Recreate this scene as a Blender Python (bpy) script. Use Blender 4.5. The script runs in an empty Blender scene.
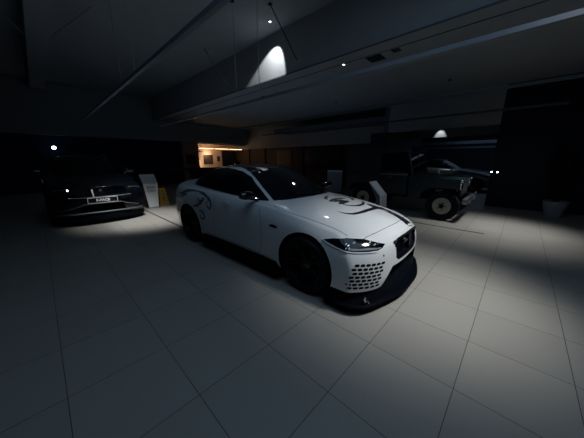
import bpy, bmesh, math, random
from mathutils import Vector, Matrix
from mathutils.bvhtree import BVHTree
from mathutils.geometry import delaunay_2d_cdt
PI = math.pi
random.seed(7)
S = bpy.context.scene
COL = S.collection

# ---------------------------------------------------------------- materials
def mat(name, col, rough=0.5, metal=0.0, coat=0.0, emit=None, estr=1.0, bump=0.0, bscale=40.0, var=0.06, trans=0.0, ior=1.45, spec=0.5):
    m = bpy.data.materials.new(name); m.use_nodes = True
    nt = m.node_tree; nt.nodes.clear()
    out = nt.nodes.new('ShaderNodeOutputMaterial')
    b = nt.nodes.new('ShaderNodeBsdfPrincipled')
    nt.links.new(b.outputs[0], out.inputs[0])
    b.inputs['Base Color'].default_value = (*col, 1)
    b.inputs['Roughness'].default_value = rough
    b.inputs['Metallic'].default_value = metal
    b.inputs['IOR'].default_value = ior
    b.inputs['Specular IOR Level'].default_value = spec
    b.inputs['Coat Weight'].default_value = coat
    b.inputs['Coat Roughness'].default_value = 0.04
    b.inputs['Transmission Weight'].default_value = trans
    tc = nt.nodes.new('ShaderNodeTexCoord')
    n = nt.nodes.new('ShaderNodeTexNoise'); n.inputs['Scale'].default_value = bscale
    n.inputs['Detail'].default_value = 3
    nt.links.new(tc.outputs['Object'], n.inputs['Vector'])
    if var:
        mx = nt.nodes.new('ShaderNodeMix'); mx.data_type = 'RGBA'
        mx.inputs[6].default_value = (*[c * (1 - var) for c in col], 1)
        mx.inputs[7].default_value = (*[min(1, c * (1 + var)) for c in col], 1)
        nt.links.new(n.outputs['Fac'], mx.inputs[0]); nt.links.new(mx.outputs[2], b.inputs['Base Color'])
    if bump:
        bp = nt.nodes.new('ShaderNodeBump'); bp.inputs['Strength'].default_value = bump
        bp.inputs['Distance'].default_value = 0.01
        nt.links.new(n.outputs['Fac'], bp.inputs['Height']); nt.links.new(bp.outputs[0], b.inputs['Normal'])
    if emit:
        b.inputs['Emission Color'].default_value = (*emit, 1); b.inputs['Emission Strength'].default_value = estr
    return m

M = {}
M['white'] = mat('white_paint', (0.70, 0.73, 0.76), 0.28, coat=0.6, var=0.01, bscale=3)
M['black_gloss'] = mat('gloss_black', (0.002, 0.0035, 0.007), 0.12, coat=0.5, var=0)
M['pane'] = mat('window_pane', (0.002, 0.0035, 0.008), 0.05, var=0, spec=0.15)
M['glass'] = mat('tinted_glass', (0.002, 0.0035, 0.008), 0.04, var=0, spec=0.5)
M['lens'] = mat('headlight_lens', (0.002, 0.003, 0.006), 0.08, var=0, spec=0.5)
M['black'] = mat('matt_black', (0.002, 0.0035, 0.007), 0.6, spec=.06)
M['decal'] = mat('black_decal', (0.004, 0.006, 0.013), 0.4, var=0)
M['grey_decal'] = mat('grey_decal', (0.10, 0.12, 0.14), 0.4, var=0)
M['rubber'] = mat('tyre_rubber', (0.003, 0.005, 0.010), 0.75, bump=0.2, bscale=120, spec=.2)
M['rim'] = mat('dark_rim', (0.003, 0.005, 0.010), 0.4, spec=.2)
M['dull_metal'] = mat('dull_metal', (0.06, 0.065, 0.07), 0.4, metal=0.8)
M['chrome'] = mat('chrome', (0.75, 0.77, 0.8), 0.14, metal=1.0, var=0)
M['satin'] = mat('satin_metal', (0.3, 0.32, 0.34), 0.35, metal=0.9)
M['carbon'] = mat('carbon_trim', (0.0015, 0.0025, 0.005), 0.5, bump=0.1, bscale=200, spec=.04)
M['black_paint'] = mat('black_paint', (0.002, 0.003, 0.005), 0.12, coat=0.3, var=0)
M['silver_paint'] = mat('silver_paint', (0.13, 0.155, 0.18), 0.3, metal=0.6, var=0.02)
M['green_paint'] = mat('dark_green_paint', (0.006, 0.017, 0.024), 0.35, var=0.1, bscale=8)
M['canvas'] = mat('dark_canvas', (0.012, 0.012, 0.016), 0.85, bump=0.3, bscale=60)
M['cream'] = mat('cream_steel', (0.34, 0.31, 0.25), 0.5)
M['plate'] = mat('plate_black', (0.006, 0.006, 0.008), 0.35, var=0)
M['plate_white'] = mat('plate_letter_white', (0.92, 0.92, 0.92), 0.5, var=0, emit=None)
M['white_panel'] = mat('white_panel', (0.74, 0.77, 0.79), 0.45, var=0.03, bscale=5)
M['pale_box'] = mat('pale_laminate', (0.42, 0.45, 0.50), 0.6, var=0.04, bscale=10)
M['text_grey'] = mat('printed_grey', (0.12, 0.13, 0.14), 0.6, var=0)
M['yellow'] = mat('yellow_plastic', (0.62, 0.36, 0.05), 0.45, var=0.05)
M['red_lens'] = mat('red_lens', (0.35, 0.03, 0.015), 0.2, var=0)
M['amber'] = mat('amber_lens', (0.10, 0.03, 0.01), 0.2, var=0)
M['wire'] = mat('steel_wire', (0.35, 0.36, 0.38), 0.4, metal=0.3)
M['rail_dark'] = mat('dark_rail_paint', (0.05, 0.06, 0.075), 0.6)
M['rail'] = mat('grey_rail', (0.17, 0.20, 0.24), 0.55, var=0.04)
M['lamp_on'] = mat('lamp_on', (1, 1, 1), 0.5, var=0, emit=(0.9, 0.95, 1.0), estr=14)
M['warm_on'] = mat('warm_strip', (1, 0.8, 0.6), 0.5, var=0, emit=(1.0, 0.55, 0.28), estr=5)
M['pot'] = mat('grey_pot', (0.30, 0.32, 0.35), 0.7, bump=0.1)
M['leaf'] = mat('dark_leaf', (0.006, 0.010, 0.008), 0.6)
M['bark'] = mat('stem_brown', (0.02, 0.016, 0.012), 0.8)
M['art'] = mat('art_print', (0.05, 0.04, 0.035), 0.5, var=0.9, bscale=9)
M['frame_black'] = mat('black_frame', (0.01, 0.008, 0.008), 0.4)

# ---------------------------------------------------------------- object helpers
def link(o, parent=None):
    COL.objects.link(o)
    if parent is not None: o.parent = parent
    return o

def mesh(name, verts, faces, m, parent=None, smooth=False, sharp=None, midx=None):
    me = bpy.data.meshes.new(name)
    me.from_pydata([tuple(v) for v in verts], [], faces)
    ms = m if isinstance(m, (list, tuple)) else [m]
    for k in ms: me.materials.append(k)
    if midx: me.polygons.foreach_set('material_index', midx)
    bm = bmesh.new(); bm.from_mesh(me)
    bmesh.ops.recalc_face_normals(bm, faces=bm.faces)
    bm.to_mesh(me); bm.free()
    if smooth:
        me.polygons.foreach_set('use_smooth', [True] * len(me.polygons))
        me.set_sharp_from_angle(angle=math.radians(sharp or 40))
    me.update()
    o = bpy.data.objects.new(name, me)
    return link(o, parent)

class MB:
    """collects shapes for one mesh object"""
    def __init__(s): s.v = []; s.f = []
    def add(s, vs, fs):
        k = len(s.v); s.v += [Vector(v) for v in vs]; s.f += [tuple(i + k for i in f) for f in fs]; return s
    def box(s, c, d, R=None, taper=None):
        hx, hy, hz = d[0] / 2, d[1] / 2, d[2] / 2
        vs = []
        for z in (-hz, hz):
            t = taper if (taper and z > 0) else 1
            for x, y in ((-hx, -hy), (hx, -hy), (hx, hy), (-hx, hy)):
                p = Vector((x * t, y * t, z))
                if R is not None: p = R @ p
                vs.append(p + Vector(c))
        return s.add(vs, [(0, 3, 2, 1), (4, 5, 6, 7), (0, 1, 5, 4), (1, 2, 6, 5), (2, 3, 7, 6), (3, 0, 4, 7)])
    def tube(s, pts, r, n=8, caps=True):
        pts = [Vector(p) for p in pts]; rs = r if isinstance(r, (list, tuple)) else [r] * len(pts)
        vs = []; up = None
        for i, p in enumerate(pts):
            t = (pts[min(i + 1, len(pts) - 1)] - pts[max(i - 1, 0)]).normalized()
            if up is None:
                up = Vector((0, 0, 1)) if abs(t.z) < .9 else Vector((1, 0, 0))
            a = t.cross(up).normalized(); b = a.cross(t).normalized(); up = b
            for k in range(n):
                w = 2 * PI * k / n
                vs.append(p + a * math.cos(w) * rs[i] + b * math.sin(w) * rs[i])
        fs = []
        for i in range(len(pts) - 1):
            for k in range(n):
                fs.append((i * n + k, i * n + (k + 1) % n, (i + 1) * n + (k + 1) % n, (i + 1) * n + k))
        if caps:
            fs.append(tuple(range(n))[::-1]); fs.append(tuple((len(pts) - 1) * n + k for k in range(n)))
        return s.add(vs, fs)
    def lathe(s, prof, n=32, axis='y', c=(0, 0, 0), closed=False):
        # prof: list of (r, h)
        vs = []
        for r, h in prof:
            for k in range(n):
                w = 2 * PI * k / n
                a, b = r * math.cos(w), r * math.sin(w)
                p = {'z': (a, b, h), 'y': (a, h, b), 'x': (h, a, b)}[axis]
                vs.append(Vector(p) + Vector(c))
        fs = []; m_ = len(prof)
        for i in range(m_ if closed else m_ - 1):
            j = (i + 1) % m_
            for k in range(n):
                fs.append((i * n + k, i * n + (k + 1) % n, j * n + (k + 1) % n, j * n + k))
        if not closed:
            if prof[0][0] > 1e-4: fs.append(tuple(range(n))[::-1])
            if prof[-1][0] > 1e-4: fs.append(tuple((m_ - 1) * n + k for k in range(n)))
        return s.add(vs, fs)
    def prism(s, poly, axis, a, b):
        # poly in the two other axes, extruded along axis from a to b
        n = len(poly)
        def P(p, h): return {'x': (h, p[0], p[1]), 'y': (p[0], h, p[1]), 'z': (p[0], p[1], h)}[axis]
        vs = [P(p, a) for p in poly] + [P(p, b) for p in poly]
        fs = [tuple(range(n))[::-1], tuple(range(n, 2 * n))]
        for i in range(n): fs.append((i, (i + 1) % n, n + (i + 1) % n, n + i))
        return s.add(vs, fs)
    def build(s, name, m, parent=None, smooth=False, sharp=None, bevel=0, seg=2):
        me = bpy.data.meshes.new(name)
        me.from_pydata([tuple(v) for v in s.v], [], s.f)
        me.materials.append(m)
        bm = bmesh.new(); bm.from_mesh(me)
        bmesh.ops.remove_doubles(bm, verts=bm.verts, dist=1e-5)
        bmesh.ops.recalc_face_normals(bm, faces=bm.faces)
        if bevel:
            es = [e for e in bm.edges if len(e.link_faces) == 2 and e.calc_face_angle(0) > math.radians(25)]
            bmesh.ops.bevel(bm, geom=es, offset=bevel, segments=seg, profile=.5, affect='EDGES')
        bm.to_mesh(me); bm.free()
        if smooth or bevel:
            me.polygons.foreach_set('use_smooth', [True] * len(me.polygons))
            me.set_sharp_from_angle(angle=math.radians(sharp or 35))
        return link(bpy.data.objects.new(name, me), parent)

def tag(o, label=None, cat=None, group=None, kind=None):
    if label: o['label'] = label
    if cat: o['category'] = cat
    if group: o['group'] = group
    if kind: o['kind'] = kind
    return o

def empty(name, loc, rz=0, **k):
    o = bpy.data.objects.new(name, None); COL.objects.link(o)
    o.location = loc; o.rotation_euler = (0, 0, rz); o.empty_display_size = .2
    return tag(o, **k)

def struct(o): o['kind'] = 'structure'; return o

def text_mesh(name, body, size, m, parent, loc, rot, extrude=0.001, align='CENTER', shear=0.0, bold=0.0, sx=1.0):
    cu = bpy.data.curves.new(name, 'FONT'); cu.body = body; cu.size = size
    cu.align_x = align; cu.align_y = 'CENTER'; cu.extrude = extrude; cu.shear = shear; cu.offset = bold
    t = bpy.data.objects.new('tmp', cu); COL.objects.link(t)
    dg = bpy.context.evaluated_depsgraph_get(); dg.update()
    me = bpy.data.meshes.new_from_object(t.evaluated_get(dg)); me.name = name
    bpy.data.objects.remove(t)
    me.materials.clear(); me.materials.append(m)
    o = bpy.data.objects.new(name, me); link(o, parent)
    o.location = loc; o.rotation_euler = rot; o.scale = (sx, 1, 1)
    return o

def catmull(pts, n=4, closed=True):
    out = []; N = len(pts)
    rng = range(N) if closed else range(N - 1)
    for i in rng:
        p = [Vector(pts[(i + k) % N]) if closed else Vector(pts[min(max(i + k, 0), N - 1)]) for k in (-1, 0, 1, 2)]
        for j in range(n):
            t = j / n
            out.append(0.5 * ((2 * p[1]) + (p[2] - p[0]) * t + (2 * p[0] - 5 * p[1] + 4 * p[2] - p[3]) * t * t + (3 * p[1] - p[0] - 3 * p[2] + p[3]) * t ** 3))
    if not closed: out.append(Vector(pts[-1]))
    return out

def evaluated(o):
    dg = bpy.context.evaluated_depsgraph_get(); dg.update()
    return bpy.data.meshes.new_from_object(o.evaluated_get(dg))

def bvh_of(me):
    return BVHTree.FromPolygons([v.co.copy() for v in me.vertices], [tuple(p.vertices) for p in me.polygons])

def cast(bvhs, axis, sgn, a, b):
    """ray from outside along an axis onto the body; a, b are the other two coordinates"""
    if isinstance(axis, tuple):   # slanting ray: axis = horizontal direction pointing out of the body, a runs square to it
        n_ = Vector((axis[0], axis[1] * sgn, 0)).normalized(); u_ = Vector((-n_.y, n_.x, 0)) * sgn
        o, d = u_ * a + n_ * 5 + Vector((0, 0, b)), -n_
    elif axis == 'y': o, d = Vector((a, sgn * 4, b)), Vector((0, -sgn, 0))
    elif axis == 'x': o, d = Vector((sgn * 6, a, b)), Vector((-sgn, 0, 0))
    else: o, d = Vector((a, b, sgn * 5)), Vector((0, 0, -sgn))
    best = None
    for t in bvhs:
        h = t.ray_cast(o, d)
        if h[0] is not None and (best is None or h[3] < best[2]):
            n = h[1]
            if n.dot(d) > 0: n = -n
            best = (h[0], n, h[3])
    return best

def fill2d(poly, step):
    """triangulated inside of a 2D outline, with a grid of inner points"""
    P = [Vector((p[0], p[1])) for p in poly]
    # resample the outline
    out = []
    for i, p in enumerate(P):
        q = P[(i + 1) % len(P)]; k = max(1, int((q - p).length / step))
        for j in range(k): out.append(p.lerp(q, j / k))
    x0, x1 = min(p.x for p in out), max(p.x for p in out); y0, y1 = min(p.y for p in out), max(p.y for p in out)
    def inside(x, y):
        c = False; n = len(P); j = n - 1
        for i in range(n):
            if (P[i].y > y) != (P[j].y > y) and x < (P[j].x - P[i].x) * (y - P[i].y) / (P[j].y - P[i].y) + P[i].x: c = not c
            j = i
        return c
    pts = list(out); n0 = len(out); x = x0 + step / 2
    while x < x1:
        y = y0 + step / 2
        while y < y1:
            if inside(x, y) and min((Vector((x, y)) - q).length_squared for q in out) > (step * .4) ** 2: pts.append(Vector((x, y)))
            y += step
        x += step
    r = delaunay_2d_cdt(pts, [], [list(range(n0))], 1, 1e-6)
    return r[0], r[2]

def patch_geo(poly, axis, sgn, bvhs, step=.03, off=.004, depth=.010, maxdrop=None):
    v2, f2 = fill2d(poly, step)
    hit = [cast(bvhs, axis, sgn, p.x, p.y) for p in v2]
    fs = [f for f in f2 if all(hit[i] for i in f)]
    if maxdrop:
        k = {'x': 0, 'y': 1, 'z': 2}[axis]
        fs = [f for f in fs if max(abs(hit[i][0][k] - hit[j][0][k]) for i in f for j in f) < maxdrop]
    used = sorted({i for f in fs for i in f}); mp = {i: k for k, i in enumerate(used)}
    top = [hit[i][0] + hit[i][1] * off for i in used]; bot = [hit[i][0] - hit[i][1] * depth for i in used]
    F = [tuple(mp[i] for i in f) for f in fs]; n = len(top)
    cnt = {}
    for f in F:
        for i in range(len(f)):
            e = (f[i], f[(i + 1) % len(f)]); cnt[e] = cnt.get(e, 0) + 1
    side = [(a, b, b + n, a + n) for (a, b) in cnt if (b, a) not in cnt]
    return top + bot, F + side

def patch(name, polys, axis, sgn, bvhs, m, parent, step=.03, off=.004, depth=.010, maxdrop=None):
    if not isinstance(polys[0][0], (tuple, list, Vector)): polys = [polys]
    b = MB()
    for p in polys:
        v, f = patch_geo(p, axis, sgn, bvhs, step, off, depth, maxdrop)
        b.add(v, f)
    return b.build(name, m, parent, smooth=True, sharp=50)

def ribbon(pts, w):
    """2D line with width -> outline"""
    P = [Vector(p) for p in pts]; L = []; R = []
    ws = w if isinstance(w, (list, tuple)) else [w] * len(P)
    for i, p in enumerate(P):
        t = (P[min(i + 1, len(P) - 1)] - P[max(i - 1, 0)]).normalized(); n = Vector((-t.y, t.x))
        L.append(p + n * ws[i] / 2); R.append(p - n * ws[i] / 2)
    return L + R[::-1]

# ---------------------------------------------------------------- camera (eye height 1.575 m, ultra-wide)
EYE = 1.575
cam_d = bpy.data.cameras.new('camera'); cam = bpy.data.objects.new('camera', cam_d); COL.objects.link(cam)
cam_d.sensor_width = 36; cam_d.lens = 36 * 236.6 / 584; cam_d.clip_start = 0.05
cam.location = (0, 0, EYE); cam.rotation_euler = (math.radians(90 - 14.04), 0, math.radians(-46.42))
S.camera = cam
# ---------------------------------------------------------------- saloon car body (local x forward, y left, z up)
# each column, nose to tail: sill bottom, lower side, mid side, waist, upper side, shoulder, then three points in to the centre line
CAGE = [
 [(2.26,0,.22),(2.30,0,.32),(2.32,0,.47),(2.315,0,.60),(2.29,0,.705),(2.25,0,.745),(2.17,0,.785),(2.08,0,.815),(1.98,0,.84)],
 [(2.25,.38,.22),(2.285,.38,.32),(2.30,.37,.47),(2.29,.37,.60),(2.27,.36,.70),(2.22,.35,.745),(2.12,.30,.79),(2.0,.2,.825),(1.82,0,.87)],
 [(2.22,.75,.232),(2.235,.75,.32),(2.235,.745,.47),(2.22,.74,.59),(2.17,.71,.69),(2.07,.67,.745),(1.93,.56,.80),(1.82,.32,.85),(1.60,0,.90)],
 [(2.02,.95,.225),(2.02,.955,.33),(2.04,.955,.48),(2.01,.935,.60),(1.94,.895,.70),(1.83,.835,.775),(1.72,.70,.835),(1.62,.37,.885),(1.40,0,.925)],
 [(1.74,.945,.22),(1.75,.945,.33),(1.74,.955,.48),(1.70,.945,.62),(1.64,.905,.735),(1.58,.845,.815),(1.52,.72,.862),(1.44,.40,.908),(1.25,0,.938)],
 [(1.42,.945,.2),(1.42,.965,.33),(1.42,.975,.48),(1.42,.972,.64),(1.42,.94,.775),(1.42,.875,.850),(1.36,.75,.885),(1.28,.42,.930),(1.10,0,.957)],
 [(1.08,.925,.19),(1.08,.945,.32),(1.08,.955,.48),(1.08,.95,.65),(1.08,.925,.80),(1.08,.865,.880),(1.05,.74,.915),(1.02,.44,.950),(.95,0,.972)],
 [(.75,.90,.17),(.75,.925,.30),(.75,.93,.48),(.75,.935,.66),(.75,.915,.815),(.75,.86,.905),(.75,.76,.935),(.75,.45,.965),(.76,0,.980)],
 [(.2,.89,.17),(.2,.915,.30),(.2,.925,.48),(.2,.935,.67),(.2,.915,.83),(.2,.86,.920),(.2,.78,.945),(.2,.45,.965),(.2,0,.97)],
 [(-.4,.89,.17),(-.4,.915,.30),(-.4,.93,.48),(-.4,.938,.67),(-.4,.917,.84),(-.4,.86,.935),(-.4,.78,.96),(-.4,.45,.975),(-.4,0,.98)],
 [(-1.0,.90,.18),(-1.0,.93,.30),(-1.0,.94,.48),(-1.0,.948,.67),(-1.0,.925,.86),(-1.0,.855,.955),(-1.0,.77,.975),(-1.0,.45,.99),(-1.0,0,1.0)],
 [(-1.42,.945,.2),(-1.42,.965,.33),(-1.42,.98,.48),(-1.42,.978,.67),(-1.42,.95,.86),(-1.42,.865,.970),(-1.42,.75,1.0),(-1.42,.45,1.02),(-1.42,0,1.03)],
 [(-1.75,.93,.2),(-1.75,.95,.33),(-1.75,.965,.50),(-1.75,.962,.68),(-1.75,.93,.86),(-1.75,.85,.975),(-1.75,.73,1.015),(-1.75,.45,1.045),(-1.75,0,1.055)],
 [(-2.08,.86,.22),(-2.1,.89,.34),(-2.12,.91,.50),(-2.12,.91,.69),(-2.11,.88,.86),(-2.10,.80,.985),(-2.08,.68,1.03),(-2.06,.42,1.065),(-2.04,0,1.07)],
 [(-2.26,.68,.26),(-2.31,.72,.36),(-2.36,.74,.50),(-2.37,.74,.70),(-2.36,.72,.86),(-2.33,.66,1.0),(-2.27,.56,1.04),(-2.22,.34,1.07),(-2.16,0,1.075)],
 [(-2.31,.34,.28),(-2.37,.36,.36),(-2.42,.37,.50),(-2.43,.37,.70),(-2.42,.36,.86),(-2.40,.34,1.01),(-2.34,.30,1.05),(-2.28,.18,1.078),(-2.22,0,1.08)],
 [(-2.32,0,.28),(-2.38,0,.36),(-2.43,0,.50),(-2.44,0,.70),(-2.43,0,.86),(-2.415,0,1.01),(-2.37,0,1.055),(-2.33,0,1.075),(-2.28,0,1.082)],
]
GLASSHOUSE = [
 [(.92,0,.90),(.80,0,.985),(.42,0,1.195),(.02,0,1.362),(-.12,0,1.395),(-.28,0,1.41)],
 [(.86,.45,.90),(.75,.45,.975),(.37,.40,1.19),(-.02,.36,1.355),(-.16,.22,1.392),(-.40,0,1.42)],
 [(.72,.76,.86),(.60,.745,.935),(.25,.655,1.165),(-.10,.565,1.325),(-.22,.34,1.39),(-.52,0,1.422)],
 [(.36,.82,.84),(.30,.800,.925),(.06,.715,1.17),(-.22,.605,1.352),(-.32,.38,1.395),(-.60,0,1.422)],
 [(-.4,.83,.84),(-.4,.812,.935),(-.42,.73,1.19),(-.45,.62,1.368),(-.50,.38,1.402),(-.66,0,1.42)],
 [(-1.0,.82,.86),(-1.0,.80,.95),(-.98,.715,1.18),(-.90,.60,1.345),(-.82,.37,1.388),(-.74,0,1.418)],
 [(-1.62,.775,.90),(-1.58,.755,.985),(-1.42,.64,1.165),(-1.16,.55,1.30),(-.98,.34,1.378),(-.82,0,1.414)],
 [(-1.95,.62,.95),(-1.90,.60,1.03),(-1.62,.52,1.165),(-1.26,.44,1.31),(-1.06,.26,1.375),(-.90,0,1.408)],
 [(-2.08,0,.98),(-2.0,0,1.055),(-1.66,0,1.205),(-1.26,0,1.34),(-1.12,0,1.375),(-.98,0,1.40)],
]

def lift(x, y, z):
    t = min(1, max(0, (z - .55) / .4)); t = t * t * (3 - 2 * t)
    u = min(1, max(0, (x - .4) / .8)); u = 1 - .55 * u
    return (x, y, z + .088 * t * u)

def cage_mesh(cage, f, bottom):
    """both sides of a cage as one closed mesh"""
    idx = {}; V = []; F = []
    def vid(p):
        p = f(*p); k = (round(p[0], 5), round(p[1], 5), round(p[2], 5))
        if k not in idx: idx[k] = len(V); V.append(k)
        return idx[k]
    for s in (1, -1):
        G = []
        for c in cage:
            b = (c[0][0], 0, c[0][2]) if c[0][1] else (c[0][0] - .04 * (1 if c[0][0] > 0 else -1), 0, c[0][2])
            row = ([b] if bottom else []) + list(c)
            G.append([vid((p[0], s * p[1], p[2])) for p in row])
        for i in range(len(G) - 1):
            for j in range(len(G[0]) - 1):
                q = [G[i][j], G[i + 1][j], G[i + 1][j + 1], G[i][j + 1]]
                r = []
                for k in q:
                    if k not in r: r.append(k)
                if len(r) > 2: F.append(tuple(r if s > 0 else r[::-1]))
    keys = [[tuple(round(q, 5) for q in f(p[0], s * p[1], p[2])) for p in c] for s in (1, -1) for c in cage]
    return V, F, keys

def arch_cutter(axles, r, y0):
    b = MB()
    for x, z in axles:
        for s in (1, -1):
            prof = [(r, s * y0), (r, s * 1.3)]
            b.lathe(prof, n=56, axis='y', c=(x, 0, z))
    return b

def car_shell(paint, parent, f=lift, axles=((1.42, .352), (-1.415, .352)), r=.408, y0=.60, cuts=(), lvl=3, name='body'):
    V, F, keys = cage_mesh(CAGE, f, True)
    o = mesh('tmp', V, F, [paint, M['black']])
    cr = {}
    n = len(CAGE)
    for k, c in enumerate(keys):
        i = k % n
        for lv, w in ((0, .85), (5, .55 if i < 8 else .2), (6, .0)):
            if i < n - 1: cr[frozenset((c[lv], keys[k + 1][lv]))] = w
        if i == 3:
            for j in range(5): cr[frozenset((c[j], c[j + 1]))] = .75
    at = o.data.attributes.new('crease_edge', 'FLOAT', 'EDGE')
    vk = [tuple(round(q, 5) for q in v.co) for v in o.data.vertices]
    for e in o.data.edges:
        w = cr.get(frozenset((vk[e.vertices[0]], vk[e.vertices[1]])))
        if w: at.data[e.index].value = w
    sub = o.modifiers.new('s', 'SUBSURF'); sub.levels = sub.render_levels = lvl
    cb = arch_cutter(axles, r, y0)
    for poly, x0 in cuts: cb.prism(poly, 'x', x0, 3.2)
    cut = cb.build('tmpcut', M['black'])
    bo = o.modifiers.new('b', 'BOOLEAN'); bo.object = cut; bo.operation = 'DIFFERENCE'; bo.solver = 'EXACT'
    bo.material_mode = 'TRANSFER'
    me = evaluated(o)
    bpy.data.objects.remove(o); bpy.data.objects.remove(cut)
    me.name = name
    me.polygons.foreach_set('use_smooth', [True] * len(me.polygons)); me.set_sharp_from_angle(angle=math.radians(38))
    body = link(bpy.data.objects.new(name, me), parent)
    V, F, keys = cage_mesh(GLASSHOUSE, f, False)
    o = mesh('tmp', V, F, paint)
    sub = o.modifiers.new('s', 'SUBSURF'); sub.levels = sub.render_levels = lvl
    me2 = evaluated(o); bpy.data.objects.remove(o); me2.name = 'cabin'
    me2.polygons.foreach_set('use_smooth', [True] * len(me2.polygons))
    cabin = link(bpy.data.objects.new('cabin', me2), parent)
    return body, cabin, bvh_of(me), bvh_of(me2)

def wheel(parent, x, y, z, r=.345, w=.25, spokes=10, rim_m=None, twist=.0, tyre_r=.255, steer=0.0):
    """wheel with its outer face towards +y or -y"""
    rim_m = rim_m or M['rim']
    s = 1 if y > 0 else -1
    hub = bpy.data.objects.new('wheel', None); link(hub, parent); hub.location = (x, y, z); hub.rotation_euler = (0, 0, steer)
    hub.empty_display_size = .1
    h = w / 2
    b = MB(); b.lathe([(tyre_r, -h * .9), (r - .03, -h), (r - .006, -h * .8), (r, -h * .5), (r, h * .5), (r - .006, h * .8), (r - .03, h), (tyre_r, h * .9)], n=48, axis='y', closed=True)
    b.build('tyre', M['rubber'], hub, smooth=True)
    b = MB(); b.lathe([(tyre_r + .004, s * h * .88), (tyre_r - .012, s * h * .92), (tyre_r - .022, s * h * .7), (tyre_r - .03, -s * h * .7), (tyre_r, -s * h * .88)], n=48, axis='y', closed=True)
    b.build('rim', rim_m, hub, smooth=True)
    b = MB()
    for k in range(spokes):
        a = 2 * PI * k / spokes + (.14 if k % 2 else -.14) * (1 if spokes >= 10 else 0)
        R = Matrix.Rotation(a, 3, 'Y')
        vs = []
        for (rr, wd, yy) in ((.04, .030, .30), (.14, .022, .55), (tyre_r - .018, .028, .80)):
            for (dx, dy) in ((-wd, -.03), (wd, -.03), (wd * .7, .0), (-wd * .7, .0)):
                vs.append(R @ Vector((dx * .7, s * (h * yy + dy), rr)))
        fs = [(0, 1, 2, 3), (8, 11, 10, 9)]
        for i in range(2):
            for j in range(4): fs.append((i * 4 + j, i * 4 + (j + 1) % 4, i * 4 + 4 + (j + 1) % 4, i * 4 + 4 + j))
        b.add(vs, fs)
    b.build('spokes', rim_m, hub, smooth=True, sharp=30)
    b = MB(); b.lathe([(.055, s * h * .1), (.06, s * h * .38), (.045, s * h * .46), (.0001, s * h * .48)], n=24, axis='y')
    b.build('hub_cap', M['dull_metal'], hub, smooth=True)
    b = MB(); b.lathe([(.17, -s * h * .15), (.17, -s * h * .05)], n=32, axis='y')
    b.build('brake_disc', M['dull_metal'], hub, smooth=True)
    return hub
# ================================================================ the white saloon
GRILLE = [(-.30,.475),(.30,.475),(.365,.52),(.365,.685),(.32,.715),(-.32,.715),(-.365,.685),(-.365,.52)]
INTAKE = [(-.60,.1),(.60,.1),(.585,.24),(.50,.36),(.43,.435),(-.43,.435),(-.50,.36),(-.585,.24)]
hero = empty('sports_saloon', (2.86, 3.15, 0), math.atan2(-2.834, .102),
             label='white sports saloon with black roof, black hood stripe and deep black front splitter', cat='car')
body, cabin, HB, HC = car_shell(M['white'], hero, cuts=[(GRILLE, 2.19), (INTAKE, 2.04)])
HB2 = [HB, HC]
for x in (1.42, -1.415):
    for y in (.83, -.83): wheel(hero, x, y, .352, r=.352, w=.25)

def hpatch(name, poly, axis, m, both=True, bv=HB2, **k):
    """poly in (x,z) for axis y, (x,y) for z, (y,z) for x"""
    out = []
    if axis == 'y':
        for s in ((-1, 1) if both else (-1,)): out.append(patch(name, poly, 'y', s, bv, m, hero, **k))
    elif axis == 'x+' or axis == 'x-':
        sg = 1 if axis == 'x+' else -1
        for s in ((1, -1) if both else (1,)):
            pp = poly if isinstance(poly[0][0], (tuple, list, Vector)) else [poly]
            out.append(patch(name, [[(p[0] * s, p[1]) for p in q] for q in pp], 'x', sg, bv, m, hero, **k))
    else:
        out.append(patch(name, poly, 'z', 1, bv, m, hero, **k))
    return out

# glass and roof
SIDE = [(-1.464,1.106),(-1.065,1.091),(-.569,1.064),(.011,1.034),(.40,1.012),(.60,1.010),(.372,1.157),(.107,1.315),(-.121,1.395),(-.33,1.424),(-.558,1.440),(-.92,1.420),(-1.20,1.365),(-1.40,1.27),(-1.525,1.165)]
hpatch('side_window', SIDE, 'y', M['glass'], step=.022, off=.004)
def sym(half): return half + [(x, -y) for x, y in half[::-1] if y > 1e-6]
hpatch('windscreen', sym([(.86,0),(.83,.25),(.77,.48),(.66,.652),(.37,.615),(.07,.548),(.0,.53)]), 'z', M['glass'], step=.06, off=.003)
hpatch('roof_panel', sym([(-.01,.528),(-.18,.508),(-.44,.505),(-.9,.485),(-1.2,.46)]), 'z', M['black_gloss'], step=.06, off=.003)
hpatch('rear_window', sym([(-1.21,.46),(-1.5,.49),(-1.80,.53),(-1.95,.40),(-2.02,.2),(-2.05,0)]), 'z', M['glass'], step=.06, off=.003)
hpatch('door_frame', ribbon([(-.50,1.062),(-.53,1.25),(-.60,1.435)], .035), 'y', M['black_gloss'], off=.006)

# headlights
HL = [(1.676,.735),(1.782,.76),(1.904,.773),(2.038,.761),(2.12,.737),(2.205,.705),(2.205,.679),(2.185,.661),(2.13,.660),(2.009,.663),(1.934,.673),(1.825,.692),(1.74,.712)]
for s, h in zip((-1, 1), hpatch('headlight', HL, 'y', M['lens'], step=.03, off=.004, bv=[HB])):
    patch('light_blade', [(1.965,.677),(1.975,.690),(2.05,.687),(2.12,.690),(2.195,.682),(2.188,.671),(2.10,.672),(2.02,.671)], 'y', s, [HB], M['rail'], h, step=.02, off=.007, depth=.004)
    for px, pz, r, mm in ((1.93,.726,.007,'satin'), (1.955,.714,.007,'chrome'), (1.985,.735,.010,'dull_metal'), (2.07,.722,.008,'satin'), (2.10,.738,.007,'chrome'), (2.14,.712,.008,'chrome'), (2.16,.718,.006,'chrome'), (1.97,.69,.008,'chrome')):
        c = [(px + r * math.cos(a * PI / 5), pz + r * math.sin(a * PI / 5)) for a in range(10)]
        patch('reflector', c, 'y', s, [HB], M[mm], h, step=.02, off=.0075, depth=.003)
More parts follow.
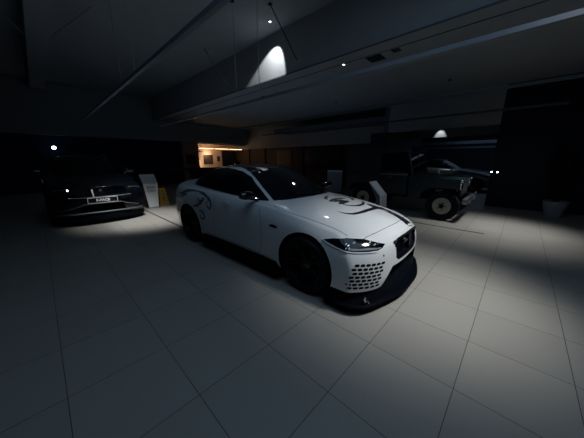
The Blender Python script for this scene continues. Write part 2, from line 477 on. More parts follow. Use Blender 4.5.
hpatch('highlight_lip', ribbon([(1.67,.730),(1.742,.703),(1.827,.684),(1.936,.666),(2.02,.655),(2.10,.652),(2.185,.650)], .009), 'y', M['white'], off=.010, bv=[HB], depth=.003)  # white ledge added for the catch light under the headlight

# panel gaps
gap = M['black']
hpatch('bonnet_gap', [ribbon([(2.036,-.688),(2.051,-.617),(2.076,-.499),(2.095,-.396),(2.118,-.228),(2.13,-.104),(2.134,0),(2.13,.104),(2.118,.228),(2.095,.396),(2.076,.499),(2.051,.617),(2.036,.688)], .005)] +
       [ribbon([(.80, s * .80),(.954,s*.842),(1.083,s*.830),(1.191,s*.822),(1.337,s*.814),(1.469,s*.800),(1.589,s*.785),(1.697,s*.776),(1.785,s*.774),(1.898,s*.785)], .006) for s in (1, -1)], 'z', gap, off=.001, depth=.002, bv=[HB])
hpatch('door_gap', [ribbon([(.60,.93),(.66,.80),(.68,.55),(.62,.30)], .004), ribbon([(-.50,.99),(-.53,.75),(-.54,.30)], .004),
                    ribbon([(-1.13,.98),(-1.08,.85),(-.98,.70),(-.93,.50),(-.92,.30)], .004), ribbon([(.62,.30),(0,.285),(-.92,.30)], .004)], 'y', gap, off=.001, depth=.002, bv=[HB])
hpatch('side_vent', [(.829,.748),(.87,.762),(.93,.765),(.985,.750),(.99,.736),(.93,.729),(.86,.733)], 'y', M['black_gloss'], bv=[HB])
for s in (-1, 1):
    b = MB(); b.tube([(-.235, s*.928, .937), (-.215, s*.945, .939), (-.05, s*.945, .944), (-.03, s*.922, .945)], .011)
    b.build('door_handle', M['white'], hero, smooth=True); b = MB(); b.tube([(-1.0, s*.935, .952), (-.98, s*.955, .953), (-.84, s*.955, .957), (-.82, s*.935, .957)], .011)
    b.build('door_handle', M['white'], hero, smooth=True)

# bonnet graphics
ring = []
cx, cy = 1.27, .30
def arc(a0, a1, w0, w1, n=14, rx=.30, ry=.33):
    P = []; W = []
    for k in range(n + 1):
        t = k / n; a = math.radians(a0 + (a1 - a0) * t)
        P.append((cx + rx * math.cos(a), cy + ry * math.sin(a))); W.append(w0 + (w1 - w0) * math.sin(PI * t))
    return ribbon(P, W)
deco = [
 [(.972,.223),(.989,.14),(1.031,.05),(1.079,.003),(1.125,.002),(1.082,.044),(1.038,.116),(1.004,.211)],
 [(.93,.50),(1.04,.60),(1.14,.635),(1.231,.60),(1.305,.493),(1.308,.429),(1.226,.533),(1.15,.59),(1.05,.57),(.96,.46)],
 [(1.371,.623),(1.442,.551),(1.511,.433),(1.554,.297),(1.56,.162),(1.51,.05),(1.434,-.01),(1.374,0),(1.441,.028),(1.506,.11),(1.521,.24),(1.503,.362),(1.456,.476)],
 [(1.174,-.038),(1.145,.066),(1.129,.176),(1.142,.347),(1.191,.426),(1.196,.335),(1.172,.218),(1.188,.118),(1.213,.227),(1.237,.211),(1.258,.087),(1.251,.002),(1.226,.009),(1.217,.083),(1.198,.053),(1.224,-.035)],
 [(1.317,-.011),(1.297,.096),(1.267,.236),(1.319,.29),(1.347,.23),(1.366,.112),(1.376,.002),(1.344,-.026)],
 [(1.252,.073),(1.279,.078),(1.300,.12),(1.249,.242),(1.219,.243)],
]
def swell(poly, d):
    P = [Vector(p) for p in poly]; n = len(P); ar = sum(P[i].x * P[(i+1) % n].y - P[(i+1) % n].x * P[i].y for i in range(n)); sg = 1 if ar > 0 else -1; out = []
    for i in range(n):
        t = (P[(i+1) % n] - P[i-1]).normalized(); out.append(P[i] + Vector((t.y, -t.x)) * d * sg)
    return out
hpatch('bonnet_roundel', [swell(p, .007) for p in deco], 'z', M['decal'], off=.0015, depth=.002, step=.05, bv=[HB])
hpatch('bonnet_stripe', [(1.50,-.348),(1.571,-.339),(1.631,-.293),(1.665,-.243),(1.69,-.126),(1.697,.037),(1.689,.231),(1.684,.346),(1.588,.401),(1.528,.46),(1.56,.51),(1.66,.51),(1.72,.565),(1.742,.553),(1.862,.535),(1.988,.49),(2.112,.425),(2.195,.385),(2.262,.35),(2.275,.17),(2.195,.178),(2.079,.246),(1.939,.328),(1.828,.391),(1.765,.38),(1.76,.232),(1.76,-.076),(1.737,-.173),(1.708,-.279),(1.651,-.329),(1.584,-.361)], 'z', M['decal'], off=.0015, depth=.002, step=.04, bv=[HB])
hpatch('stripe_mark', [(1.80,.430),(1.86,.425),(1.90,.395),(1.84,.405)], 'z', M['white'], off=.003, depth=.002, step=.04, bv=[HB])

# flourish on the rear wing
fl = [ribbon(p, [q * 1.7 for q in w]) for p, w in (
 ([(-1.80,.92),(-1.657,.95),(-1.501,1.0),(-1.30,1.018),(-1.1,1.02),(-.9,.995),(-.742,.95)], [.01,.03,.035,.02,.012,.03,.02]),
 ([(-.742,.95),(-.64,.90),(-.59,.83),(-.64,.76),(-.72,.79),(-.76,.85),(-.70,.89)], [.03,.03,.03,.025,.02,.015,.01]),
 ([(-1.20,.735),(-1.05,.775),(-.92,.84),(-.84,.90),(-.95,.955)], [.01,.035,.03,.02,.01]),
 ([(-1.05,.90),(-.98,.86),(-.88,.88),(-.84,.93)], [.012,.02,.02,.01]),
 ([(-.97,.70),(-.86,.67),(-.82,.60),(-.88,.54),(-.97,.56),(-.94,.62)], [.015,.03,.03,.02,.02,.01]),
 ([(-1.70,.88),(-1.55,.92),(-1.45,.96)], [.012,.03,.01]),
)]
hpatch('wing_flourish', fl, 'y', M['grey_decal'], off=.0015, depth=.002, step=.03, bv=[HB])

# slotted corner mesh
def bil(u, v, Q):
    return tuple(Q[0][i] * (1 - u) * (1 - v) + Q[1][i] * u * (1 - v) + Q[2][i] * u * v + Q[3][i] * (1 - u) * v for i in (0, 1))
Q = [(.800,.560),(1.185,.545),(1.125,.262),(.715,.268)]
slots = []
for r in range(7):
    n = 6
    for c in range(n):
        u0 = (c + (.0 if r % 2 else .35)) / (n + .35); u1 = u0 + .88 / (n + .35)
        v0 = (r + .18) / 7; v1 = (r + .80) / 7; m_ = (v0 + v1) / 2; d = (u1 - u0) * .18
        slots.append([bil(u0, m_, Q), bil(u0 + d, v0, Q), bil(u1 - d, v0, Q), bil(u1, m_, Q), bil(u1 - d, v1, Q), bil(u0 + d, v1, Q)])
for s in (1, -1):
    patch('bumper_mesh', slots, (1, -1), s, [HB], M['black'], hero, step=.05, off=.002, depth=.004)
hpatch('number_sensor', [[(-.60 + .012 * math.cos(a * PI / 4), .60 + .012 * math.sin(a * PI / 4)) for a in range(8)]], 'x+', M['grey_decal'], off=.002, depth=.003, bv=[HB])

# grille: bars in the recess, badge and a frame
g = MB(); g.prism([(p[0] * .99, .59 + (p[1] - .59) * .98) for p in GRILLE], 'x', 2.185, 2.20)
for k in range(15):
    for j in range(6):
        y = -.33 + k * .047 + (.0235 if j % 2 else 0); z = .50 + j * .037
        if abs(y) < .335: g.tube([(2.20, y, z), (2.225, y, z)], [.024, .019], n=6)
go = g.build('grille', M['black'], hero)
fr = MB(); fr.tube(catmull([(2.262 + .018 * (1 - (abs(p[0]) / .36) ** 2), p[0], p[1]) for p in GRILLE], 4, True) + [Vector((2.262 + .018 * (1 - (.30 / .36) ** 2), -.30, .475))], .012, caps=False)
fr.build('grille_frame', M['black_gloss'], hero, smooth=True)
bd = MB(); bd.lathe([(.0001, 2.262), (.030, 2.260), (.034, 2.25), (.034, 2.20)], n=24, axis='x', c=(0, 0, .625))
bdo = bd.build('badge', M['dull_metal'], hero, smooth=True)
hd = MB()
hd.tube([(2.268, -.016, .612), (2.274, -.004, .622), (2.274, .010, .632), (2.268, .018, .640)], [.005, .009, .010, .004], n=8)
hd.tube([(2.270, -.012, .642), (2.276, .002, .640), (2.270, .014, .648)], [.004, .006, .003], n=8)
hd.build('badge_emblem', M['chrome'], bdo, smooth=True)
rd = MB(); rd.box((2.23, .16, .655), (.012, .07, .018)); rd.build('grille_badge', M['dull_metal'], hero, bevel=.003)

# lower bumper, splitter and skirts
def plan(d, x1=1.80):
    h = [(x1, .955 + d * .3), (1.93, .955 + d * .6), (2.05, .925 + d * .8), (2.16, .82 + d), (2.24, .62 + d * .6), (2.285 + d * .4, .36), (2.30 + d, 0)]
    h = [tuple(p) for p in catmull([(a, b) for a, b in h], 4, False)]
    return h + [(x, -y) for x, y in h[::-1][1:]]
def plan2(d):
    h = [(1.72, .965 + d * .3), (1.95, .965 + d * .5), (2.10, .91 + d * .8), (2.22, .77 + d * .8), (2.29 + d * .6, .50), (2.315 + d, .25), (2.325 + d, 0)]
    h = [tuple(p) for p in catmull(h, 4, False)]
    return h + [(x, -y) for x, y in h[::-1][1:]]
def strip(name, lv, m, plan=plan):
    """closed shell through plan outlines at several heights; lv: (inset, z)"""
    b = MB(); R = [[(x, y, z) for x, y in plan(d)] for d, z in lv]; n = len(R[0]); vs = [p for r in R for p in r]; F = []
    for i in range(len(R) - 1):
        for j in range(n - 1): F.append((i*n+j, i*n+j+1, (i+1)*n+j+1, (i+1)*n+j))
    F.append(tuple(range(n))); F.append(tuple((len(R)-1)*n + j for j in range(n))[::-1])
    for i in range(len(R) - 1): F.append((i*n, (i+1)*n, (i+1)*n+n-1, i*n+n-1))
    return b.add(vs, F).build(name, m, hero, smooth=True, sharp=35)
strip('lower_bumper', [(.0,.11),(-.05,.16),(-.085,.235)], M['black'])
strip('splitter', [(.055,.075),(.072,.085),(.068,.105),(.03,.113),(-.05,.118)], M['carbon'], plan2)
for s in (-1, 1):
    b = MB(); b.prism([(-.98,.13),(1.0,.13),(1.0,.20),(.96,.262),(-.95,.262),(-.98,.20)], 'y', s*.80, s*.945)
    b.prism([(-1.0,.105),(1.02,.105),(1.02,.13),(-1.0,.13)], 'y', s*.80, s*.985)
    b.build('side_skirt', M['carbon'], hero, bevel=.01)
    b = MB(); b.box((2.155, s*.80, .150), (.012, .09, .012)); b.box((2.175, s*.845, .165), (.02, .018, .05)); b.tube([(2.18, s*.80, .145), (2.20, s*.80, .115), (2.195, s*.765, .112)], .010)
    b.build('splitter_bracket', M['chrome'], hero)
m_ = MB()
for z in (.16, .235, .31, .385): m_.box((2.10, 0, z), (.02, 1.0 - (z - .16) * .5, .018))
for k in range(-4, 5): m_.box((2.095, k * .11, .27), (.015, .014, .25))
m_.build('intake_grille', M['black_gloss'], hero)

# mirrors
for s in (-1, 1):
    b = MB()
    prof = [(0.0001, -.13), (.055, -.122), (.078, -.07), (.083, 0), (.075, .07), (.05, .115), (.0001, .125)]
    b.lathe(prof, n=20, axis='y')
    for i, v in enumerate(b.v): b.v[i] = Vector((.46 + v.x * (1.0 if v.x > 0 else .55), s * (.985 + v.y), 1.105 + v.z * .75 + v.y * .08))
    mo = b.build('door_mirror', M['black_gloss'], hero, smooth=True)
    a = MB(); a.tube([(.47, s*.80, 1.02), (.465, s*.86, 1.04), (.46, s*.92, 1.06)], [.03, .024, .026], n=10); a.build('mirror_arm', M['black_gloss'], mo, smooth=True)
    a = MB(); a.lathe([(.0001, .0), (.06, .0), (.06, .006), (.0001, .006)], n=20, axis='x')
    for i, v in enumerate(a.v): a.v[i] = Vector((.412 + v.x, s * (.985) + v.y * 1.5, 1.105 + v.z * .8))
    a.build('mirror_glass', M['chrome'], mo)

# rear end
hpatch('tail_light', [(-.88,.86),(-.70,.90),(-.42,.90),(-.42,.83),(-.72,.82),(-.86,.80)], 'x-', M['red_lens'], bv=[HB])
hpatch('rear_plate', [(-.26,.66),(.26,.66),(.26,.77),(-.26,.77)], 'x-', M['plate'], both=False, bv=[HB])
b = MB(); b.prism([(-2.05,.14),(-2.46,.20),(-2.46,.30),(-2.05,.30)], 'y', -.70, .70)
for k in range(-3, 4): b.prism([(-2.1,.12),(-2.50,.17),(-2.50,.26),(-2.1,.26)], 'y', k*.17-.006, k*.17+.006)
b.build('rear_diffuser', M['carbon'], hero, bevel=.004)
for s in (-1, 1):
    b = MB(); b.tube([(-2.30, s*.56, .36), (-2.49, s*.56, .36)], .045, n=20); b.build('exhaust_tip', M['satin'], hero, smooth=True)
b = MB()
prof = [(-2.26,1.335),(-2.30,1.352),(-2.38,1.368),(-2.47,1.392),(-2.475,1.386),(-2.40,1.352),(-2.32,1.335)]
b.prism(prof, 'y', -.74, .74)
for s in (-1, 1): b.prism([(-2.24,1.30),(-2.50,1.31),(-2.52,1.42),(-2.30,1.39)], 'y', s*.735, s*.75)
wg = b.build('rear_wing', M['carbon'], hero, bevel=.003)
for s in (-1, 1):
    b = MB(); b.prism([(-2.18,1.12),(-2.30,1.12),(-2.38,1.345),(-2.32,1.345)], 'y', s*.40-.008, s*.40+.008); b.build('wing_stand', M['carbon'], wg, bevel=.002)
# cabin interior seen through nothing: the glass is black; wiper only
b = MB(); b.tube([(.80,.50,1.035),(.80,.10,1.052),(.74,-.30,1.065)], .008); b.build('wiper', M['black'], hero)
M['dark_rail'] = mat('dull_green_frame', (0.05, 0.065, 0.07), 0.5)
# ================================================================ black SUV on the left
def scaled(sx, sy, sz, base=lift, dz=0.0):
    def f(x, y, z):
        a = base(x, y, z); t = min(1, max(0, (a[2] - .30) / .3))
        return (a[0] * sx, a[1] * sy, a[2] * sz + dz * t)
    return f
suv = empty('black_suv', (.98, 9.78, 0), -PI / 2, label='black SUV parked nose-out beside the slanted white information stand', cat='car')
fs = scaled(1.0, 1.045, 1.06, dz=.13)
GRS = [(-.46,.72),(.46,.72),(.52,.78),(.50,.90),(.42,.92),(-.42,.92),(-.50,.90),(-.52,.78)]
INS = [(-.50,.28),(.50,.28),(.42,.50),(-.42,.50)]
sb, sc, SB, SC = car_shell(M['black_paint'], suv, f=fs, axles=((1.42, .37), (-1.415, .37)), r=.43, cuts=[(GRS, 2.16), (INS, 2.08)])
for x in (1.42, -1.415):
    for y in (.88, -.88): wheel(suv, x, y, .372, r=.372, w=.25, spokes=5, tyre_r=.25)
def spatch(name, poly, axis, m, both=True, par=None, **k):
    par = par or suv
    for s in ((-1, 1) if both else (1,)):
        if axis == 'y': patch(name, poly, 'y', s, k.pop('bv', [SB, SC]), m, par, **k)
        elif axis == 'z': patch(name, poly, 'z', 1, [SB, SC], m, par, **k)
        else:
            pp = poly if isinstance(poly[0][0], (tuple, list, Vector)) else [poly]
            patch(name, [[(p[0] * s, p[1]) for p in q] for q in pp], 'x', 1, [SB], m, par, **k)
def fz(poly, f): return [(f(x, 0, z)[0], f(x, 0, z)[2]) for x, z in [(a, b - .088) for a, b in poly]]
spatch('side_window', fz(SIDE, fs), 'y', M['glass'], step=.06)
spatch('windscreen', sym([(.85,0),(.82,.25),(.76,.48),(.65,.68),(.37,.64),(.07,.57),(.0,.55)]), 'z', M['glass'], both=False, step=.08)
spatch('rear_window', sym([(-1.21,.48),(-1.5,.51),(-1.80,.55),(-1.95,.40),(-2.05,0)]), 'z', M['glass'], both=False, step=.08)
b = MB()
for s in (-1, 1):
    p = [Vector((-1.2, s*.60, 1.60)), Vector((-1.0, s*.60, 1.715)), Vector((-.5, s*.60, 1.735)), Vector((-.1, s*.59, 1.70)), Vector((.02, s*.59, 1.60))]
    q = MB().tube(p, .016); q.build('roof_rail', M['satin'], suv, smooth=True)
HLS = [(-.93,.845),(-.80,.905),(-.60,.895),(-.585,.865),(-.72,.855),(-.86,.80)]
for s in (1, -1):
    h = patch('headlight', [(p[0]*s, p[1]) for p in HLS], 'x', 1, [SB], M['lens'], suv, step=.03)
    patch('light_blade', ribbon([(s*.90,.838),(s*.80,.868),(s*.70,.876),(s*.60,.877)], .010), 'x', 1, [SB], M['satin'], h, off=.006, depth=.003)
    for a, z, r in ((.82,.875,.012), (.74,.884,.010), (.66,.886,.010)):
        patch('reflector', [(s*a + r*math.cos(k*PI/4), z + r*math.sin(k*PI/4)) for k in range(8)], 'x', 1, [SB], M['chrome'], h, off=.008, depth=.003)
patch('running_lamp', [(-.60 + .013*math.cos(k*PI/4), .872 + .013*math.sin(k*PI/4)) for k in range(8)], 'x', 1, [SB], M['lamp_on'], suv, off=.012, depth=.003)
g = MB(); g.prism([(p[0]*.99, .82+(p[1]-.82)*.97) for p in GRS], 'x', 2.16, 2.175)
for k in range(-9, 10): g.box((2.19, k*.05, .82), (.02, .012, .18))
for z in (.77, .82, .87): g.box((2.19, 0, z), (.02, .96, .010))
g.build('grille', M['black_gloss'], suv)
g = MB(); g.lathe([(.0001, 2.25), (.032, 2.248), (.036, 2.18)], n=20, axis='x', c=(0, 0, .84)); g.build('badge', M['satin'], suv, smooth=True)
g = MB(); g.box((2.335, -.17, .785), (.012, .030, .19), Matrix.Rotation(.08, 3, 'X')); g.build('grille_glint', M['plate_white'], suv, bevel=.003)  # white strip standing in for a slanting reflection on the grille
pl = MB(); pl.box((2.375, 0, .615), (.02, .56, .115)); plo = pl.build('number_plate', M['plate'], suv, bevel=.004)
fr = MB()
for z in (.550, .680): fr.box((2.376, 0, z), (.026, .60, .012))
for y in (-.295, .295): fr.box((2.376, y, .615), (.026, .012, .142))
fr.build('plate_frame', M['white'], plo)
text_mesh('plate_lettering', 'F-PACE', .085, M['plate_white'], plo, (2.387, 0, .613), (PI/2, 0, PI/2), align='CENTER', bold=.004)
g = MB(); g.tube([(2.30,-.62,.700),(2.365,-.40,.692),(2.375,0,.690),(2.365,.40,.692),(2.30,.62,.700)], .010, n=8); g.build('grille_trim', M['satin'], suv, smooth=True)
g = MB(); g.tube([(2.20,-.78,.40),(2.30,-.52,.47),(2.355,-.36,.530),(2.37,0,.535),(2.355,.36,.530),(2.30,.52,.47),(2.20,.78,.40)], .010, n=8); g.build('bumper_trim', M['satin'], suv, smooth=True)
g = MB(); g.tube([(1.98,-.98,.30),(2.18,-.82,.305),(2.30,-.50,.31),(2.345,0,.315),(2.30,.50,.31),(2.18,.82,.305),(1.98,.98,.30)], .018, n=8); g.build('skid_plate', M['satin'], suv, smooth=True)
for s in (-1, 1):
    b = MB(); b.lathe([(.0001,-.13),(.07,-.11),(.09,0),(.07,.10),(.0001,.12)], n=16, axis='y')
    for i, v in enumerate(b.v): b.v[i] = Vector((.60 + v.x*.7, s*1.05 + v.y, 1.27 + v.z))
    mo = b.build('door_mirror', M['black_paint'], suv, smooth=True)
    a = MB(); a.tube([(.58, s*.84, 1.17), (.59, s*.94, 1.21)], .03, n=8); a.build('mirror_arm', M['black_paint'], mo, smooth=True)

h_ = [(1.95,.97),(2.12,.86),(2.24,.60),(2.31,.30),(2.33,0)]
g = MB(); g.prism(h_ + [(x, -y) for x, y in h_[::-1][1:]], 'z', .09, .27); g.build('lower_lip', M['black'], suv, bevel=.02)
# ================================================================ silver car beyond the opening
sil = empty('silver_car', (15.6, 3.0, 0), -PI / 2, label='silver car parked in the far room behind the old green off-roader', cat='car')
ff = scaled(1.0, .98, 1.05, dz=.06)
b1, c1, FB, FC = car_shell(M['silver_paint'], sil, f=ff, axles=((1.42, .34), (-1.415, .34)), r=.39, lvl=2)
for x in (1.42, -1.415):
    for y in (.80, -.80): wheel(sil, x, y, .34, r=.34, spokes=5)
for s in (-1, 1): patch('side_window', fz(SIDE, ff), 'y', s, [FB, FC], M['glass'], sil, step=.08)
patch('windscreen', sym([(.84,0),(.81,.25),(.75,.46),(.64,.63),(.37,.60),(.07,.54),(.0,.52)]), 'z', 1, [FB, FC], M['glass'], sil, step=.08)
for s in (-1, 1): patch('headlight', [(1.70,.79),(1.85,.83),(2.05,.82),(2.18,.76),(2.10,.72),(1.85,.74)], 'y', s, [FB], M['lens'], sil)
patch('grille', [(-.33,.54),(.33,.54),(.36,.74),(-.36,.74)], 'x', 1, [FB], M['black_gloss'], sil)

# ================================================================ old green off-roader
lr = empty('vintage_off_roader', (7.95, 2.50, 0), -PI / 2, label='old dark green off-roader with cream steel wheels and a dark tilt behind its cab', cat='car')
gp = M['green_paint']
def side_prism(b, poly, y0, y1): return b.prism(poly, 'y', y0, y1)
b = MB()   # tub behind the doors, with the wheel opening
b.prism([(-1.78,.62),(-1.60,.62),(-1.60,.60),(-1.57,.74),(-1.42,.85),(-.82,.85),(-.68,.74),(-.66,.58),(-.60,.58),(-.60,1.18),(-1.78,1.18)], 'y', -.80, -.74)
b.prism([(-1.78,.62),(-1.60,.62),(-1.60,.60),(-1.57,.74),(-1.42,.85),(-.82,.85),(-.68,.74),(-.66,.58),(-.60,.58),(-.60,1.18),(-1.78,1.18)], 'y', .74, .80)
b.box((-1.19, 0, .99), (1.16, 1.5, .05)); b.box((-1.76, 0, .90), (.04, 1.58, .56)); b.box((-.60, 0, .85), (.04, 1.50, .62))
b.build('rear_tub', gp, lr, bevel=.012)
b = MB(); b.box((0, -.37, .56), (3.1, .10, .14)); b.box((0, .37, .56), (3.1, .10, .14)); b.box((1.12, 0, .40), (.10, 1.30, .10)); b.box((-1.12, 0, .40), (.10, 1.30, .10)); b.box((-.2, 0, .60), (1.0, 1.5, .08))
b.build('chassis', M['black'], lr)
for s in (-1, 1):
    b = MB(); b.box((-.19, s*.785, .88), (.78, .05, .56)); 
    d = b.build('door', gp, lr, bevel=.01)
    b = MB(); b.box((-.30, s*.815, 1.08), (.10, .02, .02)); b.build('door_handle', M['satin'], d)
    b = MB(); b.box((-.19, s*.813, 1.165), (.80, .012, .03)); b.build('door_capping', M['satin'], d, bevel=.003)
    b = MB()
    for (x0, z0, x1, z1) in ((.20,1.17,.12,1.76), (-.56,1.17,-.56,1.76), (.13,1.76,-.57,1.76), (-.20,1.17,-.20,1.76)): b.tube([(x0, s*.775, z0), (x1, s*.745, z1)], .018, n=6)
    b.build('window_frame', M['black'], d)
    b = MB(); b.prism([(.19,1.18),(-.55,1.18),(-.55,1.75),(.11,1.75)], 'y', s*.752, s*.758); b.build('door_window', M['glass'], d)
    b = MB()   # front wing with wheel opening
    b.prism([(.24,.55),(.56,.55),(.62,.72),(.78,.85),(1.42,.86),(1.42,1.06),(1.38,1.11),(.24,1.15)], 'y', s*.80, s*.74)
    b.prism([(.24,1.07),(1.44,1.05),(1.43,1.10),(1.38,1.125),(.24,1.15)], 'y', s*.80, s*.55)
    b.box((1.40, s*.66, .93), (.05, .28, .26)); b.box((.52, s*.65, .80), (.03, .28, .5))
    k = MB(); k.box((.97, s*.54, .93), (.86, .02, .28)); k.box((.97, s*.66, .90), (.86, .24, .02)); k.build('inner_wing', M['black'], lr)
    w_ = b.build('front_wing', gp, lr, bevel=.012)
    b = MB(); b.lathe([(.0001,1.50),(.055,1.495),(.085,1.475),(.09,1.45)], n=20, axis='x', c=(0, s*.64, .93)); hl = b.build('headlight', M['glass'], lr, smooth=True)
    b = MB(); b.lathe([(.088,1.46),(.102,1.475),(.104,1.455)], n=20, axis='x', c=(0, s*.64, .93)); b.build('headlight_rim', M['chrome'], hl, smooth=True)
    b = MB(); b.lathe([(.0001,1.505),(.022,1.50),(.03,1.465)], n=14, axis='x', c=(0, s*.73, 1.06)); b.build('side_lamp', M['chrome'], lr, smooth=True)
    b = MB(); b.lathe([(.0001,1.505),(.022,1.50),(.03,1.465)], n=14, axis='x', c=(0, s*.75, .84)); b.build('indicator', M['amber'], lr, smooth=True)
    b = MB(); b.tube([(.95, s*.70, 1.13), (.95, s*.74, 1.26)], .008, n=6); b.lathe([(.0001,-.015),(.07,-.012),(.07,.0),(.0001,.004)], n=18, axis='x', c=(.95, s*.76, 1.30)); b.build('wing_mirror', M['satin'], lr, smooth=True)
b = MB(); b.prism([(.24,1.12),(1.40,1.09),(1.47,1.05),(1.47,.98),(1.44,.98),(1.44,1.02),(.24,1.04)], 'y', -.58, .58)
bo = b.build('bonnet', gp, lr, bevel=.02, seg=3)
b = MB(); b.box((1.43, 0, .84), (.04, 1.04, .42)); b.build('radiator_panel', gp, lr, bevel=.006)
b = MB()
for k in range(9): b.box((1.462, 0, .70 + k*.035), (.01, .74, .012))
for k in range(-6, 7): b.box((1.466, k*.058, .84), (.008, .008, .30))
b.build('grille', M['satin'], lr)
b = MB(); b.box((1.60, 0, .56), (.10, 1.64, .13)); bp = b.build('front_bumper', M['satin'], lr, bevel=.012)
for s in (-1, 1):
    b = MB(); b.box((1.665, s*.42, .60), (.04, .07, .22)); b.build('overrider', M['satin'], bp, bevel=.01)
    b = MB(); b.tube([(1.50, s*.37, .56), (1.56, s*.37, .56)], .04, n=6); b.build('bumper_bracket', M['black'], bp)
# windscreen
b = MB()
for s in (-1, 1): b.tube([(.30, s*.72, 1.15), (.145, s*.70, 1.78)], .024, n=8)
b.tube([(.30,-.72,1.16),(.30,.72,1.16)], .022, n=8); b.tube([(.147,-.70,1.77),(.147,.70,1.77)], .022, n=8); b.tube([(.30,0,1.16),(.147,0,1.77)], .016, n=8)
wf = b.build('windscreen_frame', M['dark_rail'], lr, smooth=True)
b = MB(); b.add([(.300,-.70,1.17),(.300,.70,1.17),(.150,.68,1.76),(.150,-.68,1.76),(.294,-.70,1.17),(.294,.70,1.17),(.144,.68,1.76),(.144,-.68,1.76)], [(0,1,2,3),(7,6,5,4),(0,4,5,1),(1,5,6,2),(2,6,7,3),(3,7,4,0)])
b.build('windscreen', M['pane'], wf)
MB().prism([(-.76,1.77),(-.72,1.88),(-.58,1.93),(0,1.96),(.58,1.93),(.72,1.88),(.76,1.77)], 'x', -.60, .20).build('cab_roof', gp, lr, bevel=.015, seg=3)
MB().prism([(-.79,1.18),(-.76,1.77),(-.71,1.90),(-.55,1.96),(0,1.99),(.55,1.96),(.71,1.90),(.76,1.77),(.79,1.18)], 'x', -1.78, -.60).build('tilt', M['canvas'], lr, bevel=.02, seg=3)
b = MB(); b.box((-.60, 0, 1.44), (.04, 1.46, .52)); b.build('cab_bulkhead', M['black'], lr)
for s in (-1, 1):
    b = MB(); b.box((.05, s*.36, 1.02), (.12, .48, .50), Matrix.Rotation(-.15, 3, 'Y')); b.box((.12, s*.36, .80), (.5, .48, .12)); b.v = [Vector((v.x-.35, v.y, v.z)) for v in b.v]; b.build('seat', M['black'], lr, bevel=.03)
for x in (1.12, -1.12):
    for s in (-1, 1):
        h = bpy.data.objects.new('wheel', None); link(h, lr); h.location = (x, s*.70, .39); h.empty_display_size = .1
        t = MB(); t.lathe([(.215,-.085),(.37,-.095),(.388,-.075),(.39,-.03),(.39,.03),(.388,.075),(.37,.095),(.215,.085)], n=40, axis='y', closed=True); t.build('tyre', M['rubber'], h, smooth=True)
        t = MB(); t.lathe([(.218, s*.085),(.208, s*.088),(.195, s*.05),(.15, s*.035),(.10, s*.065),(.0001, s*.068)], n=40, axis='y'); t.lathe([(.218,-s*.08),(.0001,-s*.06)], n=40, axis='y'); t.build('rim', M['cream'], h, smooth=True)
        t = MB()
        for k in range(5):
            a = 2*PI*k/5; t.tube([(.085*math.cos(a), s*.066, .085*math.sin(a)), (.085*math.cos(a), s*.085, .085*math.sin(a))], .024, n=6)
        t.lathe([(.055, s*.066),(.055, s*.11),(.04, s*.125),(.0001, s*.126)], n=20, axis='y'); t.build('hub', M['black'], h, smooth=True)
# ================================================================ the showroom (x to the right-hand bays, y away down the hall)
def noise_mat(name, col, rough, scale=1.5, amt=.12, bump=0.02):
    return mat(name, col, rough, var=amt, bscale=scale, bump=bump, spec=.3)
M['ceil'] = noise_mat('grey_ceiling_paint', (0.30, 0.33, 0.36), 0.85)
M['wall_dark'] = noise_mat('near_black_wall', (0.008, 0.012, 0.026), 0.55)
M['wall_brown'] = noise_mat('brown_panelling', (0.05, 0.036, 0.03), 0.6, scale=3)
M['wall_warm'] = noise_mat('pale_plaster', (0.62, 0.50, 0.40), 0.8)
M['glass_wall'] = mat('dark_glazing', (0.012, 0.020, 0.055), 0.15, var=0, spec=.25)
M['dark_grey'] = noise_mat('charcoal_paint', (0.10, 0.12, 0.16), 0.7)

